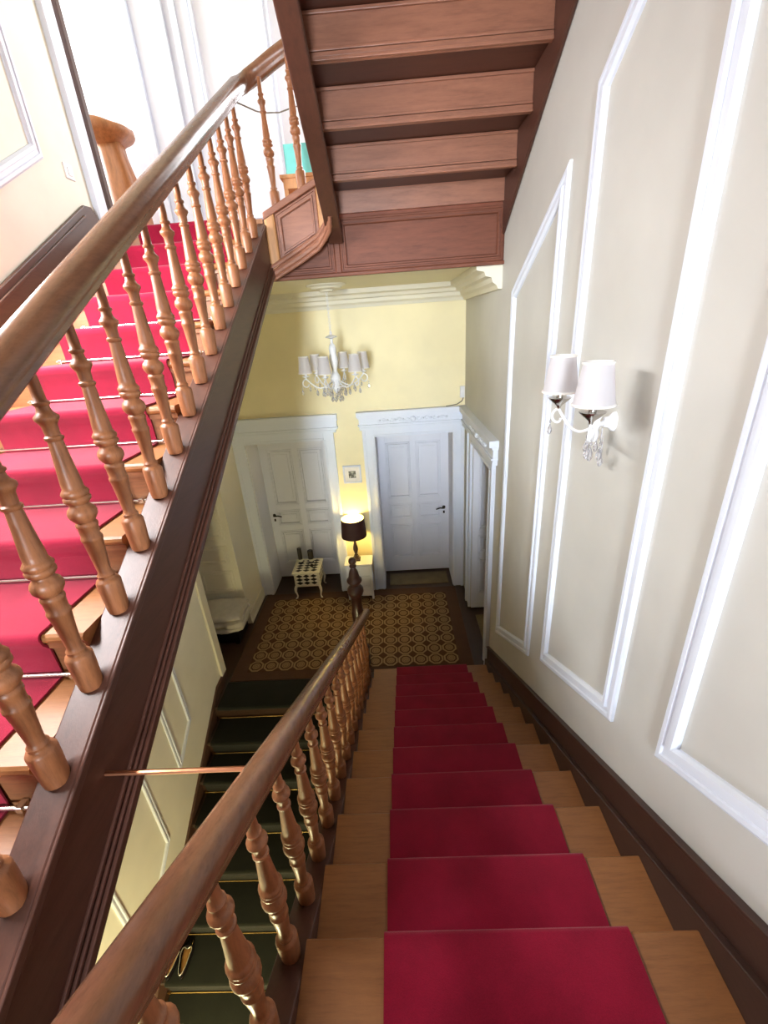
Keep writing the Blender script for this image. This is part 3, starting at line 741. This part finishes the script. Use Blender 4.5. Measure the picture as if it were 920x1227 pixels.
def candle(x, y, h, r, label):
    t = thing('candle_holder', label, 'candle holder', (x, y, hz+.002), 'candle holders on the black and white cabinet')
    b = MB(); b.lathe([(.034, 0), (.040, .006), (.036, .012), (.026, .018), (.030, .024)], (x, y, hz+.002), 14); obj('foot', b, 'black_iron', t, True)
    b = MB(); b.lathe([(.030, .024), (.036, .03), (.036, .065), (.033, .07)], (x, y, hz+.002), 14); obj('cup', b, 'off_white', t, True)
    b = MB(); b.lathe([(r, .07), (r, h-.005), (r*.85, h), (.001, h)], (x, y, hz+.002), 14); obj('candle', b, 'wax_dark', t, True)
candle(-1.52, 5.62, .25, .032, 'taller dark candle in white cup, left one on the black and white cabinet')
candle(-1.36, 5.62, .205, .042, 'shorter fat dark candle in white cup, right one on the black and white cabinet')
b = MB(); b.lathe([(.022, 0), (.028, .008), (.026, .022), (.012, .030), (.014, .036), (.001, .042)], (-1.335, 5.50, hz+.002), 12)
tag(obj('trinket_pot', b, 'wax_dark', None, True), 'tiny dark lidded pot on the black and white cabinet', 'pot')

# ------------------------------------------------------------------ side chest and lamp
cx0, cx1, cy0, cy1, cz = -.80, -.43, 5.22, 5.478, .60
ch = thing('side_chest', 'narrow white chest with three drawers under the lit lamp', 'chest', ((cx0+cx1)/2, (cy0+cy1)/2, 0))
b = MB(); b.box(cx0-.012, cx1+.012, cy0-.012, cy1, cz-.022, cz); obj('top', b, 'white_paint', ch, bevel=.004)
b = MB(); b.box(cx0+.02, cx1-.02, cy0+.012, cy1, .06, cz-.022); obj('body', b, 'white_paint', ch, bevel=.003)
for x in (cx0, cx1-.03):
    for y in (cy0, cy1-.03):
        b = MB(); b.box(x, x+.03, y, y+.03, .0105 if y < 5.4 else 0, cz-.022); obj('leg', b, 'white_paint', ch, bevel=.003)
for k in range(3):
    z0 = .075+k*.168; b = MB(); b.box(cx0+.035, cx1-.035, cy0-.004, cy0+.012, z0, z0+.155); dr = obj('drawer', b, 'white_paint', ch, bevel=.004)
    b = MB(); b.sphere(((cx0+cx1)/2, cy0-.014, z0+.08), .012, 10, 6); obj('knob', b, 'white_metal', dr, True)
lx, ly = -.645, 5.36
lp = thing('table_lamp', 'lit table lamp with dark brown drum shade on the white chest', 'lamp', (lx, ly, cz))
b = MB(); b.box(lx-.055, lx+.055, ly-.055, ly+.055, cz, cz+.022); b.box(lx-.04, lx+.04, ly-.04, ly+.04, cz+.022, cz+.05); obj('base', b, 'newel_wood', lp, bevel=.004)
b = MB(); b.lathe([(.028, .05), (.018, .065), (.03, .08), (.018, .095), (.022, .12), (.036, .17), (.032, .21), (.018, .27), (.014, .30), (.022, .31), (.012, .325), (.012, .42)], (lx, ly, cz), 16); obj('stem', b, 'newel_wood', lp, True)
sz0, sz1 = cz+.385, cz+.655
b = MB(); b.lathe([(.178, sz0), (.158, sz1)], (lx, ly, 0), 32, False); sh = obj('shade', b, 'lampshade_brown', lp, True)
sh['label'] = 'dark brown drum shade'
b = MB(); b.lathe([(.174, sz0+.002), (.154, sz1-.002)], (lx, ly, 0), 32, False); obj('lining', b, 'shade_lining', sh, True)
b = MB(); b.sphere((lx, ly, cz+.50), .032, 12, 8); obj('bulb', b, 'bulb', lp, True)
ld = bpy.data.lights.new('lamp_light', 'POINT'); ld.energy = 11; ld.color = (1, .80, .28); ld.shadow_soft_size = .035
lo = bpy.data.objects.new('lamp_light', ld); COL.objects.link(lo); lo.parent = lp; lo.location = (0, 0, .56)

# framed picture on the narrow wall
pf = thing('framed_picture', 'small square white framed photo hung above the lamp', 'picture', (-.60, YB-.02, 1.71))
obj('frame', moulding([(-.722, 1.715), (-.478, 1.715), (-.478, 1.965), (-.722, 1.965)], YB, -1, 'y', .022, .022), 'white_trim', pf)
b = MB(); b.box(-.70, -.50, YB-.010, YB, 1.737, 1.943); obj('mount', b, 'paper_white', pf)
b = MB(); b.box(-.648, -.552, YB-.012, YB-.010, 1.79, 1.885); obj('photo', b, 'photo_print', pf)
# small box and cable in the corner over the header
t = thing('junction_box', 'small white box with loose cable above the right door header', 'junction box', (.86, YB-.02, 2.85))
b = MB(); b.box(.838, .895, YB-.03, YB, 2.76, 2.90); obj('box', b, 'white_metal', t, bevel=.004)
b = MB(); b.tube([(.88, YB-.02, 2.76), (.86, YB-.03, 2.72), (.80, YB-.035, 2.685), (.72, YB-.04, 2.675), (.66, YB-.05, 2.672)], .006, 6); obj('cable', b, 'cable_grey', t, True)

# ------------------------------------------------------------------ folded blankets in the recess
bs = thing('low_chest', 'low black chest under the folded blankets', 'chest', (-2.41, 4.55, 0))
b = MB(); b.box(-2.66, -2.14, 4.38, 4.74, .03, .175); obj('body', b, 'black_iron', bs, bevel=.006)
b = MB(); b.box(-2.67, -2.13, 4.37, 4.75, .175, .20); obj('lid', b, 'black_iron', bs, bevel=.006)
for x in (-2.65, -2.20):
    for y in (4.39, 4.68):
        b = MB(); b.box(x, x+.05, y, y+.05, 0, .03); obj('foot', b, 'black_iron', bs)
def blanket(z0, z1, x0, x1, y0, y1, label, seed):
    rnd = random.Random(seed); mb = MB(); nx, ny = 14, 12; vs = []; fs = []
    hgt = z1-z0; ring = []
    # folded loop cross-section in (y,z), swept along x, with ripples
    sec = []
    for i in range(24):
        a = 2*math.pi*i/24; cy, cz_ = math.cos(a), math.sin(a)
        sec.append((math.copysign(abs(cy)**.35, cy), math.copysign(abs(cz_)**.6, cz_)))
    for i in range(nx+1):
        t = i/nx; x = x0+(x1-x0)*t; e = 1-.16*max(0, (abs(t-.5)*2))**6
        for q, (a, c) in enumerate(sec):
            wob = .012*math.sin(7*t+seed+q*.9)+.007*math.sin(19*t+q*1.7+seed)
            vs.append((x+.012*math.sin(q*1.3+seed)*(1 if i in (0, nx) else .3), (y0+y1)/2+a*(y1-y0)/2*e+wob*.7, (z0+z1)/2+c*hgt/2*e+wob*.5))
    n = 24
    fs = [(i*n+k, i*n+(k+1) % n, (i+1)*n+(k+1) % n, (i+1)*n+k) for i in range(nx) for k in range(n)]+[tuple(range(n)), tuple(range(nx*n, nx*n+n))]
    mb.add(vs, fs); o = obj('folded_blanket', mb, 'blanket', None, True, sharp=70)
    return tag(o, label, 'blanket', 'folded blankets stacked in the left recess')
blanket(.205, .285, -2.66, -2.08, 4.33, 4.77, 'folded grey-white blanket at the bottom of the stack in the recess', 1)
blanket(.292, .372, -2.65, -2.05, 4.30, 4.77, 'folded grey-white blanket in the middle of the stack in the recess', 4)
blanket(.380, .470, -2.66, -2.07, 4.32, 4.77, 'folded grey-white blanket on top of the stack in the recess', 8)

# ------------------------------------------------------------------ chandelier
CX, CY, CZ = -.575, 4.6, 3.16
cd = thing('chandelier', 'white chandelier with six pleated shades and crystal drops in the hall', 'chandelier', (CX, CY, HC-.06))
b = MB()
for k in range(24):
    z = 3.60+k*(HC-.06-3.60)/24; r_ = .011; h = (HC-.06-3.60)/24*.75
    ax = (1, 0) if k % 2 else (0, 1)
    b.tube([(CX+ax[0]*r_*math.cos(a), CY+ax[1]*r_*math.cos(a), z+h*.5+h*.8*math.sin(a)) for a in [2*math.pi*i/10 for i in range(10)]], .0022, 5, closed=True, up=(.5, .5, .2))
obj('chain', b, 'white_metal', cd, True)
b = MB(); b.lathe([(.004, .47), (.012, .455), (.014, .44), (.05, .425), (.062, .415), (.03, .41), (.012, .40), (.014, .36), (.03, .34), (.038, .31), (.034, .27), (.042, .23), (.046, .20), (.036, .15), (.025, .11), (.030, .08), (.05, .05), (.055, .02), (.04, -.01), (.03, -.05), (.04, -.08), (.03, -.10), (.012, -.12)], (CX, CY, CZ), 16)
obj('column', b, 'white_metal', cd, True)
def shade_mesh(mb, c, rb, rt, h, seg=28):
    vs = []; fs = []
    for i, (r_, z) in enumerate(((rb, 0), (rb*.75+rt*.25, h*.25), (rb*.5+rt*.5, h*.5), (rt, h))):
        for k in range(seg):
            a = 2*math.pi*k/seg; rr = r_*(1+(.015 if k % 2 else -.015)); vs.append((c[0]+rr*math.cos(a), c[1]+rr*math.sin(a), c[2]+z))
    for i in range(3):
        for k in range(seg): fs.append((i*seg+k, i*seg+(k+1) % seg, (i+1)*seg+(k+1) % seg, (i+1)*seg+k))
    return mb.add(vs, fs)
def drop(mb, c, s=1):
    return mb.lathe([(.0005, 0), (.003*s, -.006*s), (.005*s, -.014*s), (.001, -.020*s), (.004*s, -.028*s), (.011*s, -.046*s), (.012*s, -.056*s), (.006*s, -.068*s), (.0005, -.072*s)], c, 6)
def lamp_arm(root, hub, tip, sag, curl):
    """S-curved arm from hub to tip with scroll, cup, candle, shade; returns nothing"""
    hub, tip = Vector(hub), Vector(tip); d = tip-hub; hd = Vector((d.x, d.y, 0)).normalized(); b = MB()
    pts = []
    for i in range(13):
        t = i/12; p = hub.lerp(tip, t); p.z += -sag*math.sin(math.pi*t)*(1 if t < .62 else 1)+sag*.9*max(0, (t-.55)/.45)**2*0
        pts.append(tuple(p))
    b.tube(pts, .0065, 7, up=(-hd.y, hd.x, .01))
    pts = []
    for i in range(15):
        a = math.radians(90-i*19); r_ = curl*(1-i/22); pts.append(tuple(tip+hd*(r_*math.cos(a)*1.0)+Vector((0, 0, r_*math.sin(a)-curl))))
    b.tube(pts, .0055, 7, up=(-hd.y, hd.x, .01)); arm = obj('arm', b, 'white_metal', root, True)
    return arm
first = None
for k in range(6):
    a = math.radians(18+60*k); c, s_ = math.cos(a), math.sin(a); tip = (CX+.30*c, CY+.30*s_, CZ+.045)
    arm = lamp_arm(cd, (CX+.03*c, CY+.03*s_, CZ+.01), tip, .085, .05)
    b = MB(); b.lathe([(.006, 0), (.010, .012), (.034, .022), (.036, .027), (.014, .028), (.013, .032), (.013, .09), (.001, .092)], tip, 12); obj('candle_cup', b, 'white_metal', arm, True)
    b = MB(); shade_mesh(b, (tip[0], tip[1], tip[2]+.055), .066, .047, .155); sd = obj('shade', b, 'sheer_fabric', arm, True, sharp=0)
    for rr, zz in ((.067, .055), (.0475, .210)):
        b = MB(); b.tube([(tip[0]+rr*math.cos(q), tip[1]+rr*math.sin(q), tip[2]+zz) for q in [2*math.pi*i/24 for i in range(24)]], .005, 6, closed=True)
        obj('shade_band', b, 'paper_white', arm, True)
    for rr, dz, sz_ in ((.35, -.03, 1.1), (.20, -.045, 1.2), (.27, -.01, 1.0), (.14, -.06, 1.2)):
        b = MB(); drop(b, (CX+rr*c, CY+rr*s_, CZ+dz), sz_); obj('crystal_drop', b, 'crystal', arm)
for k in range(14):
    a = 2*math.pi*k/14; rr = .10 if k % 2 else .055
    b = MB(); drop(b, (CX+rr*math.cos(a), CY+rr*math.sin(a), CZ-(.06 if k % 2 else .12)), 1.25); obj('crystal_drop', b, 'crystal', cd)
b = MB(); b.tube([(CX+.10*math.cos(q), CY+.10*math.sin(q), CZ-.055) for q in [2*math.pi*i/20 for i in range(20)]], .005, 6, closed=True)
for k in range(4):
    a = math.pi/2*k; b.tube([(CX+.02*math.cos(a), CY+.02*math.sin(a), CZ-.04), (CX+.10*math.cos(a), CY+.10*math.sin(a), CZ-.055)], .004, 5)
obj('crystal_ring', b, 'white_metal', cd, True)

# ------------------------------------------------------------------ wall sconce
SY, SZ = 1.775, 3.235
sc_ = thing('wall_sconce', 'white twin wall sconce with pleated shades and crystal drops on the cream wall', 'sconce', (XR, SY, SZ))
b = MB(); b.lathe([(.001, 0), (.024, 0), (.023, .010), (.019, .018), (.014, .026), (.012, .045), (.001, .048)], (0, 0, 0), 20, False)
b.v = [(XR-z, SY+x, SZ+y*1.7) for x, y, z in b.v]; obj('back_plate', b, 'white_metal', sc_, True)
hub = (XR-.075, SY, SZ-.01)
b = MB(); b.tube([(XR-.03, SY, SZ), hub], .010, 8, up=(0, 1, 0)); b.lathe([(.006, -.07), (.014, -.06), (.018, -.04), (.012, -.02), (.022, 0), (.014, .02), (.020, .035), (.006, .055)], hub, 12); obj('hub', b, 'white_metal', sc_, True)
for y, x, z in ((SY+.155, .73, SZ+.035), (SY-.175, .73, SZ+.035)):
    tip = (x, y, z)
    arm = lamp_arm(sc_, hub, tip, .06, .038)
    b = MB(); b.lathe([(.006, 0), (.010, .012), (.018, .02), (.030, .03), (.046, .045), (.048, .049), (.014, .05), (.0135, .055), (.0135, .10), (.001, .102)], tip, 16); obj('candle_cup', b, 'silver', arm, True)
    b = MB(); shade_mesh(b, (tip[0], tip[1], tip[2]+.075), .072, .050, .145, 32); obj('shade', b, 'sheer_fabric', arm, True, sharp=0)
    for rr, zz in ((.073, .075), (.0505, .220)):
        b = MB(); b.tube([(tip[0]+rr*math.cos(q), tip[1]+rr*math.sin(q), tip[2]+zz) for q in [2*math.pi*i/28 for i in range(28)]], .005, 6, closed=True)
        obj('shade_band', b, 'paper_white', arm, True)
    d = (Vector(tip)-Vector(hub)); hd = Vector((d.x, d.y, 0)).normalized(); e = Vector(tip)+hd*.038
    b = MB(); drop(b, (e.x, e.y, tip[2]-.05), 1.0); obj('crystal_drop', b, 'crystal', arm)
for dx, dy, dz, s in ((-.01, .0, -.065, 1.25), (0, -.06, -.05, 1.2), (0, .065, -.05, 1.2), (.02, .02, -.05, 1.0), (.02, -.035, -.09, 1.1)):
    b = MB(); b.tube([(hub[0]+dx, hub[1]+dy, hub[2]+dz+.05), (hub[0]+dx, hub[1]+dy, hub[2]+dz)], .0025, 5); drop(b, (hub[0]+dx, hub[1]+dy, hub[2]+dz), s); obj('crystal_drop', b, 'crystal', sc_)

# ------------------------------------------------------------------ upper landing: casing, panelling, pedestal, box
b = MB(); b.prism([(XL, 3.79), (XL+.038, 3.795), (XL+.038, 3.83), (XL+.024, 3.836), (XL+.024, 3.945), (XL-.30, 3.945), (XL-.30, 3.932), (XL, 3.932)], 'z', UF, 7.2)
struct('trim_5', b, 'white_trim', 'white casing at the end of the upper left wall', 'trim', bevel=.004)
b = MB(); b.box(-2.40, -2.165, 4.11, 4.16, UF, 7.1)
struct('trim_6', b, 'skirting_wood', 'dark post edge just past the white casing', 'trim', bevel=.004)
for i, (x0, x1, d) in enumerate(((-2.36, -2.30, .03), (-2.30, -2.24, .05), (-2.10, -1.92, .045), (-1.86, -1.80, .025))):
    b = MB(); b.box(x0, x1, YB-d, YB, UF, 7.6); o = obj('casing_strip', b, 'white_trim', wall_upper, bevel=.006)
for x0, x1 in ((-1.70, -.95),):
    obj('panel_moulding', moulding([(x0, 4.75), (x1, 4.75), (x1, 7.2), (x0, 7.2)], YB, -1, 'y', .06, .03), 'white_trim', wall_upper)
# light switch
t = thing('light_switch', 'white square light switch on the pale wall by the stair head', 'switch', (XL, 3.615, 4.76))
b = MB(); b.box(XL, XL+.008, 3.57, 3.66, 4.715, 4.805); obj('plate', b, 'shade_plastic', t, bevel=.003)
b = MB(); b.box(XL+.008, XL+.013, 3.597, 3.633, 4.735, 4.785); obj('rocker', b, 'shade_plastic', t, bevel=.002)
# root-wood pedestal
PX, PY = -2.56, 5.14
pd = thing('wood_pedestal', 'natural root wood pedestal with flared top at the stair head', 'pedestal', (PX, PY, UF))
def gnarl(prof, seg, seed, amp, lobes):
    b = MB(); vs = []; fs = []; rnd = random.Random(seed); ph = [rnd.uniform(0, 6.28) for _ in range(5)]
    for i, (r_, z, ox) in enumerate(prof):
        for k in range(seg):
            a = 2*math.pi*k/seg; rr = r_*(1+amp*math.sin(lobes*a+ph[0]+z*2)+amp*.6*math.sin((lobes+2)*a+ph[1]-z*5)+amp*.4*math.sin(7*a+ph[2]+z*9))
            vs.append((PX+ox+rr*math.cos(a), PY+rr*math.sin(a), UF+z+.02*math.sin(2*a+ph[3])*(1 if i > len(prof)-4 else 0)))
    for i in range(len(prof)-1):
        for k in range(seg): fs.append((i*seg+k, i*seg+(k+1) % seg, (i+1)*seg+(k+1) % seg, (i+1)*seg+k))
    fs += [tuple(range(seg))[::-1], tuple(range((len(prof)-1)*seg, len(prof)*seg))]
    return b.add(vs, fs)
obj('trunk', gnarl([(.23, 0, .05), (.20, .04, .05), (.17, .15, .07), (.155, .35, .07), (.15, .55, .06), (.13, .75, .04), (.115, .9, .02), (.12, 1.0, .01)], 28, 3, .07, 3), 'root_wood', pd, True, sharp=0)
o = obj('flared_top', gnarl([(.12, .96, .01), (.155, .99, .01), (.215, 1.02, .005), (.245, 1.05, 0), (.24, 1.10, 0), (.21, 1.115, 0), (.001, 1.09, 0)], 32, 9, .06, 2), 'root_wood', pd, True, sharp=0)
# small wooden stand with turquoise box
st = thing('wooden_stand', 'small light wood stand on the upper landing behind the balusters', 'stand', (-.58, 4.25, UF))
b = MB(); b.box(-.79, -.38, 4.15, 4.42, 4.765, 4.79); obj('top', b, 'light_wood', st, bevel=.004)
b = MB(); b.box(-.77, -.40, 4.17, 4.40, 4.70, 4.765); obj('apron', b, 'light_wood', st)
for x in (-.77, -.435):
    for y in (4.17, 4.365):
        b = MB(); b.box(x, x+.035, y, y+.035, UF, 4.70); obj('leg', b, 'light_wood', st, bevel=.003)
tb = thing('turquoise_box', 'turquoise open card box on the light wood stand upstairs', 'box', (-.6, 4.25, 4.79))
b = MB(); b.box(-.735, -.43, 4.18, 4.184, 4.79, 4.985); obj('front', b, 'teal_card', tb)
b = MB(); b.box(-.735, -.43, 4.356, 4.36, 4.79, 4.985); obj('back', b, 'teal_card', tb)
for x in (-.737, -.432):
    b = MB(); b.box(x, x+.004, 4.18, 4.36, 4.79, 4.985); obj('side', b, 'teal_card', tb)
b = MB(); b.box(-.735, -.43, 4.18, 4.36, 4.79, 4.794); obj('bottom', b, 'teal_card', tb)

# ------------------------------------------------------------------ pair of shoes on the basement steps
def shoe(x, y, z, rot, label):
    t = thing('slip_on_shoe', label, 'shoe', (x, y, z), 'pair of shoes on the basement steps')
    L, W = .25, .084; n = 28
    def outline(u_, sc=1):
        a = 2*math.pi*u_; px = math.cos(a); py = math.sin(a)
        w_ = W/2*(1+.12*py)*(1 if py > 0 else .86); return (w_*px*sc, L/2*py*sc)
    ca, sa = math.cos(rot), math.sin(rot)
    def tr(p): return (x+p[0]*ca-p[1]*sa, y+p[0]*sa+p[1]*ca, z+p[2])
    b = MB(); vs = []; fs = []
    for (sc, zz) in ((1.0, 0), (1.04, .006), (1.04, .018), (1.0, .02)):
        vs += [tr((*outline(i/n, sc), zz)) for i in range(n)]
    fs = [(i*n+k, i*n+(k+1) % n, (i+1)*n+(k+1) % n, (i+1)*n+k) for i in range(3) for k in range(n)]+[tuple(range(n))[::-1], tuple(range(3*n, 4*n))]
    b.add(vs, fs); obj('sole', b, 'black_leather', t, True)
    # upper: wall all round, closed over the toe
    b = MB(); vs = []; fs = []; m = 10
    rows = []
    for i in range(n):
        ox, oy = outline(i/n); toe = max(0, (oy-.035)/(L/2-.035)); hh = .040 if oy < .035 else .040-.008*toe
        col_ = []
        for q in range(m+1):
            tq = q/m; shrink = .05*tq+tq*.62*toe; zz = .02+hh*math.sin(min(1, tq*1.2)*math.pi/2)
            col_.append(tr((ox*(1-shrink*.55), oy*(1-shrink), zz)))
        rows.append(col_)
    for c in rows: vs += c
    for i in range(n):
        j = (i+1) % n
        for q in range(m): fs.append((i*(m+1)+q, j*(m+1)+q, j*(m+1)+q+1, i*(m+1)+q+1))
    b.add(vs, fs); up_ = obj('upper', b, 'black_leather', t, True, sharp=0)
    b = MB(); rim = [rows[i][m] for i in range(n)]; b.tube(rim, .004, 6, closed=True); rm = obj('rim', b, 'steel', up_, True); rm['label'] = 'pale shiny rim'
    b = MB(); vs = [tr((*outline(i/n, .86), .024)) for i in range(n)]+[tr((*outline(i/n, .5), .030)) for i in range(n)]+[tr((0, 0, .032))]
    fs = [(k, (k+1) % n, n+(k+1) % n, n+k) for k in range(n)]+[(n+k, n+(k+1) % n, 2*n) for k in range(n)]
    b.add(vs, fs); ins = obj('insole', b, 'tan_leather', t, True); ins['label'] = 'tan insole'
zt = nos(F0, 7)[1]+.011
yt = nos(F0, 7)[0]
shoe(-1.952, yt+.148, zt, .06, 'black shoe with tan insole on the basement steps, nearer the handrail')
shoe(-2.052, yt+.142, zt, -.02, 'black shoe with tan insole on the basement steps, nearer the pale wall')

# ------------------------------------------------------------------ lamp over the basement stairs
GX, GY, GZ = -1.30, .15, -.40
gl = thing('globe_lamp', 'warm globe lamp hung low over the basement stairs', 'lamp', (GX, GY, 1.99))
b = MB(); b.lathe([(.001, 2.0), (.05, 2.0), (.05, 1.98), (.02, 1.96), (.005, 1.95)], (GX, GY-.15, 0), 14, False); obj('mount', b, 'brass', gl, True)
b = MB(); b.tube([(GX, GY-.15, 1.96), (GX, GY-.12, 1.2), (GX, GY, GZ+.12)], .004, 6, up=(1, 0, 0)); obj('cord', b, 'cable_grey', gl, True)
b = MB(); b.sphere((GX, GY, GZ), .11, 18, 12); obj('globe', b, 'globe_glow', gl, True)
pl = bpy.data.lights.new('globe_light', 'POINT'); pl.energy = 250; pl.color = (1, .91, .50); pl.shadow_soft_size = .16
po = bpy.data.objects.new('globe_light', pl); COL.objects.link(po); po.parent = gl; po.location = (0, 0, GZ-.16-1.99)
